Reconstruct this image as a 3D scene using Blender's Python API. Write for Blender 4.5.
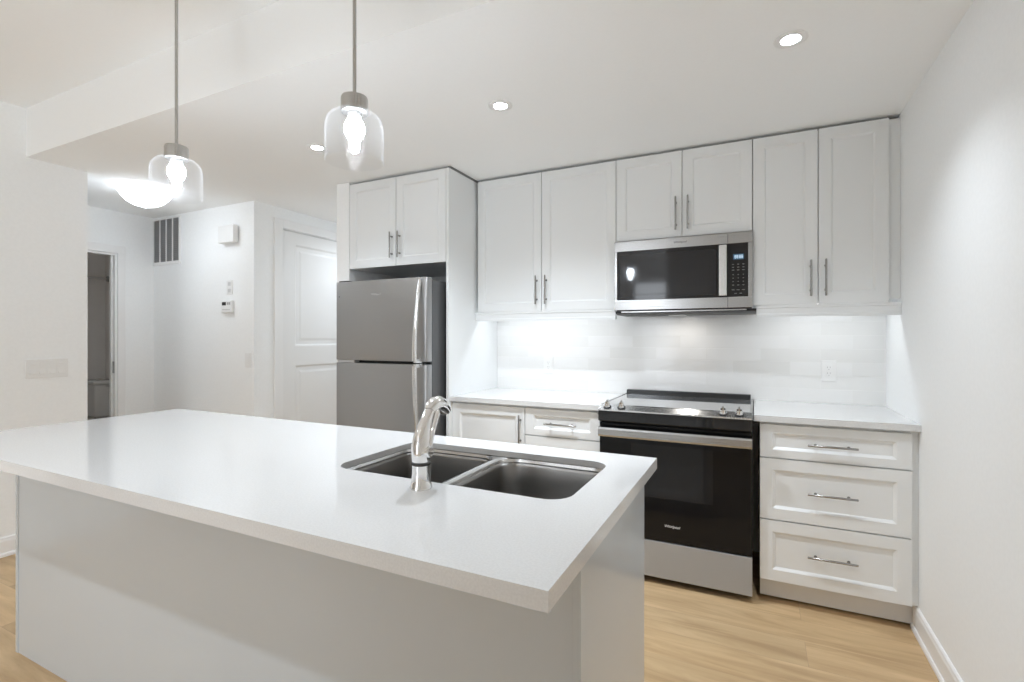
import bpy, bmesh, math
from math import pi, sin, cos
from mathutils import Vector, Matrix

# ---------------------------------------------------------------- scene start
for o in list(bpy.data.objects):
    bpy.data.objects.remove(o, do_unlink=True)
SC = bpy.context.scene
COL = SC.collection

# ---------------------------------------------------------------- camera
cam = bpy.data.cameras.new('camera')
cam.sensor_fit = 'HORIZONTAL'
cam.sensor_width = 36.0
cam.lens = 499.06 / 1024 * 36.0
cam.shift_y = -3.58 / 1024
cam.clip_start = 0.05
camo = bpy.data.objects.new('camera', cam)
COL.objects.link(camo)
camo.location = (-0.639, -3.341, 1.289)
camo.rotation_euler = (pi / 2, 0, 0.4537)
SC.camera = camo

# ---------------------------------------------------------------- world, window daylight, exposure
w = bpy.data.worlds.new('sky')
SC.world = w
w.use_nodes = True
w.node_tree.nodes['Background'].inputs[0].default_value = (0.90, 0.95, 1.0, 1)
w.node_tree.nodes['Background'].inputs[1].default_value = 0.5
SC.view_settings.view_transform = 'Standard'
SC.view_settings.look = 'None'
SC.view_settings.gamma = 1.0
SC.view_settings.use_curve_mapping = False
SC.view_settings.exposure = 1.25
SC.cycles.max_bounces = 16
SC.cycles.diffuse_bounces = 10
SC.cycles.glossy_bounces = 6
SC.cycles.transparent_max_bounces = 12
SC.cycles.caustics_reflective = False
SC.cycles.caustics_refractive = False
SC.cycles.sample_clamp_indirect = 6.0

P_WINDOW, P_CAN, P_STRIP, P_FLUSH = 21.0, 52.0, 0.41, 0.5
P_LIVING = 34.0
E_BULB, E_LENS, E_DOME = 42.0, 20.0, 3.0
COOL = (0.92, 1.0, 1.085)      # white balance of the lamps


def area_light(name, loc, size, power, rot=(0, 0, 0), size_y=None, color=(1, 1, 1), parent=None, disk=False):
    l = bpy.data.lights.new(name, 'AREA')
    l.energy = power
    l.color = color
    if disk:
        l.shape = 'DISK'
        l.size = size
    elif size_y:
        l.shape = 'RECTANGLE'
        l.size = size
        l.size_y = size_y
    else:
        l.size = size
    o = bpy.data.objects.new(name, l)
    COL.objects.link(o)
    o.location = loc
    o.rotation_euler = rot
    if parent:
        o.parent = parent
    return o


def spot_light(name, loc, power, angle, parent, color, blend=1.0, radius=0.035):
    l = bpy.data.lights.new(name, 'SPOT')
    l.energy = power
    l.color = color
    l.spot_size = math.radians(angle)
    l.spot_blend = blend
    l.shadow_soft_size = radius
    o = bpy.data.objects.new(name, l)
    COL.objects.link(o)
    o.location = loc
    o.parent = parent
    return o


# daylight entering by the living room window behind the camera
area_light('window_daylight', (-1.75, -6.26, 1.3), 1.6, P_WINDOW, (pi / 2, 0, 0), 2.0, (0.93, 0.99, 1.06))

# ---------------------------------------------------------------- materials
def lin(c):
    return tuple(((v / 255) / 12.92) if v / 255 <= 0.04045 else ((v / 255 + 0.055) / 1.055) ** 2.4 for v in c)


def mat(name, col, rough=0.5, metal=0.0, emis=None, estr=0.0, spec=0.5, coat=0.0, aniso=0.0):
    m = bpy.data.materials.new(name)
    m.use_nodes = True
    b = m.node_tree.nodes['Principled BSDF']
    b.inputs['Base Color'].default_value = (*col, 1)
    b.inputs['Roughness'].default_value = rough
    b.inputs['Metallic'].default_value = metal
    b.inputs['Specular IOR Level'].default_value = spec
    b.inputs['Coat Weight'].default_value = coat
    b.inputs['Anisotropic'].default_value = aniso
    if emis:
        b.inputs['Emission Color'].default_value = (*emis, 1)
        b.inputs['Emission Strength'].default_value = estr
    return m


def nodes(m):
    return m.node_tree.nodes, m.node_tree.links, m.node_tree.nodes['Principled BSDF']


def add_noise_colour(m, c1, c2, scale=(1, 1, 1), nscale=5.0, detail=3.0, bump=0.0, lo=0.4, hi=0.6):
    n, l, b = nodes(m)
    tc = n.new('ShaderNodeTexCoord')
    mp = n.new('ShaderNodeMapping')
    mp.inputs['Scale'].default_value = scale
    no = n.new('ShaderNodeTexNoise')
    no.inputs['Scale'].default_value = nscale
    no.inputs['Detail'].default_value = detail
    rp = n.new('ShaderNodeValToRGB')
    rp.color_ramp.elements[0].position = lo
    rp.color_ramp.elements[1].position = hi
    rp.color_ramp.elements[0].color = (*c1, 1)
    rp.color_ramp.elements[1].color = (*c2, 1)
    l.new(tc.outputs['Object'], mp.inputs[0])
    l.new(mp.outputs[0], no.inputs['Vector'])
    l.new(no.outputs['Fac'], rp.inputs[0])
    l.new(rp.outputs[0], b.inputs['Base Color'])
    if bump:
        bp = n.new('ShaderNodeBump')
        bp.inputs['Strength'].default_value = bump
        bp.inputs['Distance'].default_value = 0.002
        l.new(no.outputs['Fac'], bp.inputs['Height'])
        l.new(bp.outputs[0], b.inputs['Normal'])
    return m


def brushed(name, col, rough, axis):
    m = mat(name, col, rough, 1.0)
    n, l, b = nodes(m)
    tc = n.new('ShaderNodeTexCoord')
    mp = n.new('ShaderNodeMapping')
    s = [260.0, 260.0, 260.0]
    s[axis] = 3.0
    mp.inputs['Scale'].default_value = s
    no = n.new('ShaderNodeTexNoise')
    no.inputs['Scale'].default_value = 1.0
    no.inputs['Detail'].default_value = 2.0
    mr = n.new('ShaderNodeMapRange')
    mr.inputs['To Min'].default_value = rough - 0.06
    mr.inputs['To Max'].default_value = rough + 0.08
    l.new(tc.outputs['Object'], mp.inputs[0])
    l.new(mp.outputs[0], no.inputs['Vector'])
    l.new(no.outputs['Fac'], mr.inputs['Value'])
    l.new(mr.outputs[0], b.inputs['Roughness'])
    return m


M = {}
M['wall'] = add_noise_colour(mat('wall_paint', (0.86,) * 3, 0.65, spec=0.3), (0.90, 0.912, 0.917), (0.915, 0.927, 0.932), nscale=60, bump=0.02)
M['ceil'] = add_noise_colour(mat('ceiling_paint', (0.86,) * 3, 0.8, spec=0.2), (0.935, 0.947, 0.952), (0.942, 0.954, 0.959), nscale=80, bump=0.02)
M['trim'] = mat('trim_paint', (0.87, 0.87, 0.87), 0.35)
M['door'] = mat('door_paint', (0.84, 0.84, 0.835), 0.4)
M['cab'] = mat('cabinet_lacquer', (0.80, 0.815, 0.82), 0.33)
M['toe'] = mat('toe_kick_lacquer', (0.70, 0.70, 0.70), 0.4)
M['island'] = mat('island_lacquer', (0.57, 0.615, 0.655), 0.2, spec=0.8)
M['quartz'] = add_noise_colour(mat('white_quartz', (0.86,) * 3, 0.09, spec=0.5), (0.675, 0.677, 0.677), (0.71, 0.712, 0.712), nscale=220, detail=2)
M['steel'] = brushed('brushed_steel', (0.47, 0.47, 0.47), 0.24, 0)
M['steelflat'] = mat('satin_steel', (0.44, 0.46, 0.49), 0.40, 0.5)
M['fridge'] = brushed('fridge_steel', (0.40, 0.40, 0.40), 0.36, 0)
M['steelv'] = brushed('brushed_steel_handle', (0.78, 0.78, 0.78), 0.25, 2)
M['sinksteel'] = brushed('sink_steel', (0.34, 0.332, 0.322), 0.30, 1)
M['sinkrim'] = brushed('sink_rim_steel', (0.72, 0.72, 0.72), 0.22, 0)
M['nickel'] = brushed('brushed_nickel', (0.50, 0.49, 0.47), 0.28, 2)
M['pull'] = mat('polished_nickel', (0.36, 0.355, 0.345), 0.2, 1.0)
M['chrome'] = mat('chrome', (0.86, 0.86, 0.86), 0.05, 1.0)
M['black'] = mat('black_gloss', (0.012, 0.012, 0.013), 0.06, spec=0.5)
M['ovenglass'] = mat('oven_glass', (0.008, 0.008, 0.009), 0.05, spec=0.25)
M['ovenwin'] = mat('oven_window', (0.014, 0.014, 0.015), 0.06, spec=0.35)
M['mwwin'] = mat('microwave_window', (0.025, 0.025, 0.027), 0.06, spec=0.5)  # base lifted so the colour carries part of the glass reflection
M['cooktop'] = mat('ceramic_cooktop', (0.12, 0.12, 0.122), 0.07, spec=1.0, coat=1.0)
M['satinblack'] = mat('satin_black', (0.012, 0.012, 0.012), 0.32, spec=0.3)
M['darkmat'] = mat('black_plastic', (0.02, 0.02, 0.02), 0.45)
M['fridgeside'] = mat('charcoal_side', (0.085, 0.086, 0.088), 0.35)
M['shadowgap'] = mat('shaded_gap_filler', (0.20, 0.20, 0.20), 0.6)  # dark grey puts the shade of the ceiling gap into the filler colour
M['white'] = mat('white_plastic', (0.84, 0.84, 0.835), 0.35)
M['ceramic'] = mat('toilet_ceramic', (0.80, 0.79, 0.77), 0.12)
M['bath'] = mat('bathroom_paint', (0.86, 0.84, 0.82), 0.6)
M['bathfloor'] = mat('bathroom_tile', (0.36, 0.34, 0.32), 0.3)
M['grey'] = mat('grey_plastic', (0.42, 0.42, 0.42), 0.4)
M['lightgrey'] = mat('light_grey_plastic', (0.62, 0.62, 0.62), 0.4)
M['legend'] = mat('pale_legend', (0.17, 0.17, 0.17), 0.4)
M['logo'] = mat('silver_logo', (0.80, 0.80, 0.80), 0.35)
M['darklogo'] = mat('dark_logo', (0.10, 0.10, 0.10), 0.4)
M['grille'] = mat('vent_grey', (0.28, 0.28, 0.28), 0.6)
M['display'] = mat('display', (0.01, 0.02, 0.03), 0.2, emis=(0.10, 0.25, 0.42), estr=0.16)
M['digit'] = mat('display_digits', (0.1, 0.2, 0.3), 0.3, emis=(0.75, 0.9, 1.0), estr=0.45)
M['bulb'] = mat('lit_bulb', (1, 1, 1), 0.4, emis=COOL, estr=E_BULB)
M['lens'] = mat('lit_lens', (1, 1, 1), 0.4, emis=COOL, estr=E_LENS)
M['dome'] = mat('lit_dome', (1, 1, 1), 0.4, emis=COOL, estr=E_DOME)
M['led'] = mat('lit_led', (1, 1, 1), 0.4, emis=(0.97, 0.99, 1.0), estr=3.0)
M['gold'] = mat('hinge_steel', (0.45, 0.45, 0.45), 0.3, 1.0)


def glass_mat():
    m = bpy.data.materials.new('thin_clear_glass')
    m.use_nodes = True
    n, l = m.node_tree.nodes, m.node_tree.links
    n.clear()
    out = n.new('ShaderNodeOutputMaterial')
    tr = n.new('ShaderNodeBsdfTransparent')
    tr.inputs[0].default_value = (0.985, 0.987, 0.99, 1)
    gl = n.new('ShaderNodeBsdfGlossy')
    gl.inputs['Roughness'].default_value = 0.03
    df = n.new('ShaderNodeBsdfTranslucent')
    df.inputs['Color'].default_value = (0.9, 0.92, 0.95, 1)
    lw = n.new('ShaderNodeLayerWeight')
    lw.inputs['Blend'].default_value = 0.4

    def curve(p, k, c):
        a = n.new('ShaderNodeMath')
        a.operation = 'POWER'
        a.inputs[1].default_value = p
        l.new(lw.outputs['Facing'], a.inputs[0])
        b = n.new('ShaderNodeMath')
        b.operation = 'MULTIPLY_ADD'
        b.inputs[1].default_value = k
        b.inputs[2].default_value = c
        l.new(a.outputs[0], b.inputs[0])
        return b
    m1 = n.new('ShaderNodeMixShader')      # translucent mix imitating the bulb's glow in the glass
    l.new(curve(3.0, 0.035, 0.0035).outputs[0], m1.inputs[0])
    l.new(tr.outputs[0], m1.inputs[1])
    l.new(df.outputs[0], m1.inputs[2])
    m2 = n.new('ShaderNodeMixShader')      # reflection, stronger at the edges
    l.new(curve(3.0, 0.16, 0.0015).outputs[0], m2.inputs[0])
    l.new(m1.outputs[0], m2.inputs[1])
    l.new(gl.outputs[0], m2.inputs[2])
    l.new(m2.outputs[0], out.inputs[0])
    return m


M['glass'] = glass_mat()


def floor_mat():
    m = mat('oak_planks', (0.6, 0.45, 0.3), 0.38, spec=0.35)
    n, l, b = nodes(m)
    tc = n.new('ShaderNodeTexCoord')
    mp = n.new('ShaderNodeMapping')
    br = n.new('ShaderNodeTexBrick')
    br.inputs['Color1'].default_value = (0.0, 0.0, 0.0, 1)
    br.inputs['Color2'].default_value = (1, 1, 1, 1)
    br.inputs['Mortar'].default_value = (0.5, 0.5, 0.5, 1)
    br.inputs['Scale'].default_value = 1.0
    br.inputs['Brick Width'].default_value = 1.22
    br.inputs['Row Height'].default_value = 0.18
    br.inputs['Mortar Size'].default_value = 0.0007
    br.offset = 0.37
    l.new(tc.outputs['Object'], mp.inputs[0])
    l.new(mp.outputs[0], br.inputs['Vector'])
    # grain, shifted from plank to plank
    mp2 = n.new('ShaderNodeMapping')
    mp2.inputs['Scale'].default_value = (0.8, 6.5, 1.0)
    ad = n.new('ShaderNodeVectorMath')
    ad.operation = 'MULTIPLY_ADD'
    ad.inputs[1].default_value = (7.0, 5.0, 3.0)
    l.new(br.outputs['Color'], ad.inputs[0])
    l.new(mp2.outputs[0], ad.inputs[2])
    l.new(tc.outputs['Object'], mp2.inputs[0])
    no = n.new('ShaderNodeTexNoise')
    no.inputs['Scale'].default_value = 2.2
    no.inputs['Detail'].default_value = 6.0
    no.inputs['Roughness'].default_value = 0.6
    no.inputs['Distortion'].default_value = 0.6
    l.new(ad.outputs[0], no.inputs['Vector'])
    rp = n.new('ShaderNodeValToRGB')
    e = rp.color_ramp.elements
    e[0].position = 0.34
    e[0].color = (0.43, 0.29, 0.155, 1)
    e[1].position = 0.66
    e[1].color = (0.62, 0.445, 0.255, 1)
    l.new(no.outputs['Fac'], rp.inputs[0])
    mx = n.new('ShaderNodeMix')
    mx.data_type = 'RGBA'
    mx.blend_type = 'MULTIPLY'
    mx.inputs[0].default_value = 1.0
    rp2 = n.new('ShaderNodeValToRGB')
    rp2.color_ramp.elements[0].color = (0.88, 0.88, 0.88, 1)
    rp2.color_ramp.elements[1].color = (1.05, 1.04, 1.03, 1)
    l.new(br.outputs['Color'], rp2.inputs[0])
    l.new(rp.outputs[0], mx.inputs[6])
    l.new(rp2.outputs[0], mx.inputs[7])
    mx2 = n.new('ShaderNodeMix')
    mx2.data_type = 'RGBA'
    mx2.inputs[7].default_value = (0.36, 0.25, 0.16, 1)
    l.new(br.outputs['Fac'], mx2.inputs[0])
    l.new(mx.outputs[2], mx2.inputs[6])
    l.new(mx2.outputs[2], b.inputs['Base Color'])
    return m


def tile_mat():
    m = mat('white_subway_tile', (0.86, 0.86, 0.86), 0.12)
    n, l, b = nodes(m)
    tc = n.new('ShaderNodeTexCoord')
    sp = n.new('ShaderNodeSeparateXYZ')
    cb = n.new('ShaderNodeCombineXYZ')
    l.new(tc.outputs['Object'], sp.inputs[0])
    l.new(sp.outputs['X'], cb.inputs['X'])
    l.new(sp.outputs['Z'], cb.inputs['Y'])
    br = n.new('ShaderNodeTexBrick')
    br.inputs['Color1'].default_value = (0.80, 0.80, 0.79, 1)
    br.inputs['Color2'].default_value = (0.87, 0.87, 0.87, 1)
    br.inputs['Mortar'].default_value = (0.84, 0.84, 0.83, 1)
    br.inputs['Scale'].default_value = 1.0
    br.inputs['Brick Width'].default_value = 0.305
    br.inputs['Row Height'].default_value = 0.0765
    br.inputs['Mortar Size'].default_value = 0.002
    br.offset = 0.5
    l.new(cb.outputs[0], br.inputs['Vector'])
    l.new(br.outputs['Color'], b.inputs['Base Color'])
    no = n.new('ShaderNodeTexNoise')
    no.inputs['Scale'].default_value = 6.0
    l.new(cb.outputs[0], no.inputs['Vector'])
    ma = n.new('ShaderNodeMath')
    ma.operation = 'MULTIPLY_ADD'
    ma.inputs[1].default_value = -1.0
    ma.inputs[2].default_value = 1.0
    l.new(br.outputs['Fac'], ma.inputs[0])
    ma2 = n.new('ShaderNodeMath')
    ma2.operation = 'MULTIPLY_ADD'
    ma2.inputs[1].default_value = 0.25
    l.new(no.outputs['Fac'], ma2.inputs[0])
    l.new(ma.outputs[0], ma2.inputs[2])
    bp = n.new('ShaderNodeBump')
    bp.inputs['Strength'].default_value = 0.35
    bp.inputs['Distance'].default_value = 0.002
    l.new(ma2.outputs[0], bp.inputs['Height'])
    l.new(bp.outputs[0], b.inputs['Normal'])
    return m


M['floor'] = floor_mat()
M['tile'] = tile_mat()


# ---------------------------------------------------------------- mesh helpers
class MB:
    """collects shapes in world coordinates; build() links them as ONE mesh object"""

    def __init__(self):
        self.bm = bmesh.new()

    def box(self, x0, x1, y0, y1, z0, z1, bev=0.0, seg=2):
        x0, x1 = min(x0, x1), max(x0, x1)
        y0, y1 = min(y0, y1), max(y0, y1)
        z0, z1 = min(z0, z1), max(z0, z1)
        v = [self.bm.verts.new(p) for p in ((x0, y0, z0), (x1, y0, z0), (x1, y1, z0), (x0, y1, z0),
                                            (x0, y0, z1), (x1, y0, z1), (x1, y1, z1), (x0, y1, z1))]
        fs = [self.bm.faces.new([v[i] for i in q]) for q in ((3, 2, 1, 0), (4, 5, 6, 7), (0, 1, 5, 4), (1, 2, 6, 5), (2, 3, 7, 6), (3, 0, 4, 7))]
        if bev > 0:
            es = list({e for f in fs for e in f.edges})
            bmesh.ops.bevel(self.bm, geom=es, offset=bev, segments=seg, affect='EDGES', profile=0.5)
        return self

    def prism(self, pts, axis, a, b, bev=0.0):
        """pts: 2D outline; axis 0/1/2 extruded from a to b (outline is in the other two axes, in order)"""
        def P(p, t):
            q = [p[0], p[1]]
            q.insert(axis, t)
            return q
        va = [self.bm.verts.new(P(p, a)) for p in pts]
        vb = [self.bm.verts.new(P(p, b)) for p in pts]
        n = len(pts)
        fs = [self.bm.faces.new(va), self.bm.faces.new(vb[::-1])]
        for i in range(n):
            fs.append(self.bm.faces.new((va[i], vb[i], vb[(i + 1) % n], va[(i + 1) % n])))
        bmesh.ops.recalc_face_normals(self.bm, faces=fs)
        if bev > 0:
            es = list({e for f in fs[:2] for e in f.edges})
            bmesh.ops.bevel(self.bm, geom=es, offset=bev, segments=2, affect='EDGES', profile=0.5)
        return self

    def tube(self, path, radii, seg=16, cap=True, flat=None):
        """skin a path with circles (flat=(sx, sy) squashes them)"""
        pts = [Vector(p) for p in path]
        if not hasattr(radii, '__len__'):
            radii = [radii] * len(pts)
        rings = []
        up = None
        for i, p in enumerate(pts):
            d = (pts[min(i + 1, len(pts) - 1)] - pts[max(i - 1, 0)]).normalized()
            if up is None:
                ref = Vector((0, 0, 1)) if abs(d.z) < 0.9 else Vector((1, 0, 0))
                s = d.cross(ref).normalized()
            else:
                s = (s - d * s.dot(d)).normalized()
            up = d.cross(s).normalized()
            sx, sy = flat if flat else (1, 1)
            rings.append([self.bm.verts.new(p + s * (cos(2 * pi * k / seg) * radii[i] * sx) + up * (sin(2 * pi * k / seg) * radii[i] * sy)) for k in range(seg)])
        fs = []
        for a, b in zip(rings, rings[1:]):
            for k in range(seg):
                fs.append(self.bm.faces.new((a[k], a[(k + 1) % seg], b[(k + 1) % seg], b[k])))
        if cap:
            fs.append(self.bm.faces.new(rings[0][::-1]))
            fs.append(self.bm.faces.new(rings[-1]))
        bmesh.ops.recalc_face_normals(self.bm, faces=fs)
        return self

    def lathe(self, prof, c, seg=32, axis='z', close=False):
        """prof: list of (r, h) turned about an axis through c"""
        rings = []
        c = Vector(c)
        for r, h in prof:
            ring = []
            for k in range(seg):
                a = 2 * pi * k / seg
                if axis == 'z':
                    p = Vector((r * cos(a), r * sin(a), h))
                elif axis == 'y':
                    p = Vector((r * cos(a), h, r * sin(a)))
                else:
                    p = Vector((h, r * cos(a), r * sin(a)))
                ring.append(self.bm.verts.new(c + p))
            rings.append(ring)
        fs = []
        for a, b in zip(rings, rings[1:]):
            for k in range(seg):
                fs.append(self.bm.faces.new((a[k], a[(k + 1) % seg], b[(k + 1) % seg], b[k])))
        if close:
            for k in range(seg):
                fs.append(self.bm.faces.new((rings[-1][k], rings[-1][(k + 1) % seg], rings[0][(k + 1) % seg], rings[0][k])))
        else:
            if prof[0][0] > 1e-5:
                fs.append(self.bm.faces.new(rings[0][::-1]))
            if prof[-1][0] > 1e-5:
                fs.append(self.bm.faces.new(rings[-1]))
        bmesh.ops.remove_doubles(self.bm, verts=[v for r in rings for v in r], dist=1e-6)
        bmesh.ops.recalc_face_normals(self.bm, faces=[f for f in self.bm.faces])
        return self

    def loft(self, rings, cap0=True, cap1=True):
        rs = [[self.bm.verts.new(p) for p in r] for r in rings]
        n = len(rs[0])
        fs = []
        for a, b in zip(rs, rs[1:]):
            for k in range(n):
                fs.append(self.bm.faces.new((a[k], a[(k + 1) % n], b[(k + 1) % n], b[k])))
        if cap0:
            fs.append(self.bm.faces.new(rs[0][::-1]))
        if cap1:
            fs.append(self.bm.faces.new(rs[-1]))
        bmesh.ops.recalc_face_normals(self.bm, faces=fs)
        return self

    def build(self, name, m, parent=None, smooth=False, kind=None, label=None):
        org = Vector((0, 0, 0))
        if parent is not None:
            org = world_loc(parent)
        me = bpy.data.meshes.new(name)
        bmesh.ops.translate(self.bm, verts=self.bm.verts, vec=-org)
        self.bm.to_mesh(me)
        self.bm.free()
        me.materials.append(M[m] if isinstance(m, str) else m)
        if smooth:
            for p in me.polygons:
                p.use_smooth = True
            me.set_sharp_from_angle(angle=math.radians(35))
        o = bpy.data.objects.new(name, me)
        COL.objects.link(o)
        if parent is not None:
            o.parent = parent
        if kind:
            o['kind'] = kind
        if label:
            o['label'] = label
        return o


def world_loc(o):
    v = Vector((0, 0, 0))
    while o is not None:
        v += Vector(o.location)
        o = o.parent
    return v


def thing(name, label, cat, loc=(0, 0, 0), group=None):
    o = bpy.data.objects.new(name, None)
    o.empty_display_size = 0.1
    COL.objects.link(o)
    o.location = loc
    o['label'] = label
    o['category'] = cat
    if group:
        o['group'] = group
    return o


def tag(o, label, cat, group=None):
    o['label'] = label
    o['category'] = cat
    if group:
        o['group'] = group
    return o


def struct(name, mb, m, smooth=False, parent=None):
    return mb.build(name, m, parent, smooth, kind='structure' if parent is None else None)


def rrect(x0, x1, y0, y1, r, z, seg=8):
    pts = []
    for cx, cy, a0 in ((x1 - r, y1 - r, 0), (x0 + r, y1 - r, pi / 2), (x0 + r, y0 + r, pi), (x1 - r, y0 + r, 1.5 * pi)):
        for k in range(seg + 1):
            a = a0 + (pi / 2) * k / seg
            pts.append((cx + r * cos(a), cy + r * sin(a), z))
    return pts


def text_part(name, body, m, parent, loc, size, rot=(pi / 2, 0, 0), shear=0.0, depth=0.0005, align='CENTER'):
    cu = bpy.data.curves.new(name, 'FONT')
    cu.body = body
    cu.size = size
    cu.shear = shear
    cu.extrude = depth
    cu.align_x = align
    cu.align_y = 'CENTER'
    cu.resolution_u = 3
    to = bpy.data.objects.new(name + '_curve', cu)
    COL.objects.link(to)
    bpy.context.view_layer.update()
    me = bpy.data.meshes.new_from_object(to)
    bpy.data.objects.remove(to, do_unlink=True)
    me.name = name
    me.materials.clear()
    me.materials.append(M[m])
    mw = Matrix.Translation(Vector(loc) - world_loc(parent)) @ Matrix.Rotation(rot[2], 4, 'Z') @ Matrix.Rotation(rot[0], 4, 'X')
    me.transform(mw)
    o = bpy.data.objects.new(name, me)
    COL.objects.link(o)
    o.parent = parent
    return o


# ---------------------------------------------------------------- the setting
ZC = 2.385          # kitchen ceiling
ZL = 2.68           # living room ceiling
YBULK = -1.91
XL = -4.62          # left wall
YB = -0.655         # hall end wall
YLW = -3.5          # where the left wall ends and the living room widens
XA = -5.62          # bathroom wall
XH = -4.245          # passage wall with the closet door
YEND = -6.2

struct('floor', MB().box(-8.0, 0.2, YEND - 0.2, 1.7, -0.08, 0.0), 'floor')
struct('floor.001', MB().box(-7.6, XA - 0.06, -1.75, -0.1, 0.0, 0.008), 'bathfloor')
c = MB()
c.box(-8.0, 0.2, YBULK, 1.7, ZC, ZL + 0.1)
c.box(-8.0, 0.2, YEND - 0.2, YBULK, ZL, ZL + 0.1)
struct('ceiling', c, 'ceil')
struct('wall_right', MB().box(0, 0.12, YEND - 0.12, 0.12, 0, ZL), 'wall')
struct('wall_back', MB().box(-3.34, 0, 0, 0.12, 0, ZC), 'wall')
struct('wall_niche', MB().box(-3.34, -3.2225, -0.672, 0, 0, ZC).box(-3.34, -3.2225, 0.12, 1.5, 0, ZC), 'wall')
c = MB()
c.box(XL - 0.12, XL, YLW, -1.60, 0, ZL)
c.box(-7.9, XL - 0.12, YLW, YLW + 0.12, 0, ZL)
struct('wall_left', c, 'wall')
struct('wall_living', MB().box(-7.9, -7.78, YEND - 0.12, YLW, 0, ZL), 'wall')
struct('wall_hall', MB().box(XA, XL - 0.12, -1.72, -1.60, 0, ZC), 'wall')
c = MB()
c.box(XA - 0.06, XA, -0.950, YB + 0.1, 0, ZC)
c.box(XA - 0.06, XA, -1.72, -1.53, 0, ZC)
c.box(XA - 0.06, XA, -1.53, -0.950, 2.015, ZC)
struct('wall_bathroom', c, 'wall')
struct('wall_entry', MB().box(XA, XH, YB, YB + 0.10, 0, ZC), 'wall')
c = MB()
c.box(XH - 0.12, XH, YB + 0.10, -0.39, 0, ZC)
c.box(XH - 0.12, XH, -0.39, 0.45, 2.21, ZC)
c.box(XH - 0.12, XH, 0.45, 1.5, 0, ZC)
struct('wall_passage', c, 'wall')
struct('wall_far', MB().box(XH, -3.2225, 1.5, 1.6, 0, ZC), 'wall')
# living room wall behind the camera, with its window opening
c = MB()
c.box(-7.78, -2.6, YEND - 0.12, YEND, 0, ZL)
c.box(-0.9, 0, YEND - 0.12, YEND, 0, ZL)
c.box(-2.6, -0.9, YEND - 0.12, YEND, 0, 0.3)
c.box(-2.6, -0.9, YEND - 0.12, YEND, 2.3, ZL)
struct('wall_front', c, 'wall')
c = MB()
for x in (-2.6, -0.96):
    c.box(x, x + 0.06, YEND - 0.05, YEND - 0.005, 0.3, 2.3)
c.box(-2.54, -0.96, YEND - 0.05, YEND - 0.005, 0.3, 0.36)
c.box(-2.54, -0.96, YEND - 0.05, YEND - 0.005, 2.24, 2.3)
struct('window_1', c, 'trim')
struct('light_block', MB().box(-1.75, 0, -5.3, -4.5, 0, ZL), 'wall')  # added unseen block, shades the window light across the island front
# bathroom shell
struct('wall_bath', MB().box(-7.7, -7.6, -1.85, 0.0, 0, ZC), 'bath')
struct('wall_bath.001', MB().box(-7.6, XA - 0.06, -0.12, 0.0, 0, ZC), 'bath')
struct('wall_bath.002', MB().box(-7.6, XA - 0.06, -1.85, -1.75, 0, ZC), 'bath')


def baseboard(name, p0, p1, n, h=0.112):
    """stepped baseboard with a shoe moulding; p0 to p1 along a wall, n = outward normal (2D)"""
    prof = [(0, 0), (0.020, 0), (0.020, 0.012), (0.0165, 0.020), (0.012, 0.022), (0.012, h - 0.022), (0.009, h - 0.012), (0.009, h - 0.006), (0.004, h), (0, h)]
    mb = MB()
    ra, rb = [], []
    for d, z in prof:
        ra.append((p0[0] + n[0] * d, p0[1] + n[1] * d, z))
        rb.append((p1[0] + n[0] * d, p1[1] + n[1] * d, z))
    mb.loft([ra, rb])
    return struct(name, mb, 'trim')


baseboard('baseboard_right', (0, YEND), (0, -0.57), (-1, 0))
baseboard('baseboard_left', (XL, YLW), (XL, -1.60), (1, 0))
baseboard('baseboard_entry', (XA, YB), (XH, YB), (0, -1))
baseboard('baseboard_bathroom', (XA, -0.890), (XA, YB), (1, 0))
baseboard('baseboard_passage', (XH, YB), (XH, -0.478), (1, 0))


# bathroom door casing and jamb
c = MB()
c.box(XA, XA + 0.016, -0.950, -0.890, 0, 2.08, 0.004)
c.box(XA, XA + 0.016, -1.53 - 0.064, -1.53, 0, 2.08, 0.004)
c.box(XA, XA + 0.018, -1.53 - 0.064, -0.890, 2.015, 2.085, 0.004)
c.box(XA - 0.06, XA, -0.966, -0.950, 0, 2.015)
c.box(XA - 0.06, XA, -1.53, -1.514, 0, 2.015)
c.box(XA - 0.06, XA, -1.514, -0.966, 1.999, 2.015)
c.box(XA - 0.06, XA - 0.035, -0.978, -0.966, 0, 1.999)
t2 = struct('trim_2', c, 'trim')
MB().box(XA - 0.034, XA - 0.004, -0.9685, -0.966, 0.98, 1.08).build('door_hinge', 'gold', t2)

# closet door with two raised panels in the passage wall
c = MB()
y0, y1, zt = -0.39, 0.45, 2.205
c.box(XH, XH + 0.017, y0 - 0.088, y0 - 0.004, 0, 2.29, 0.004)
c.box(XH, XH + 0.017, y1 + 0.004, y1 + 0.088, 0, 2.29, 0.004)
c.box(XH, XH + 0.017, y0 - 0.004, y1 + 0.004, 2.214, 2.29, 0.004)
struct('trim_1', c, 'trim')


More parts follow.
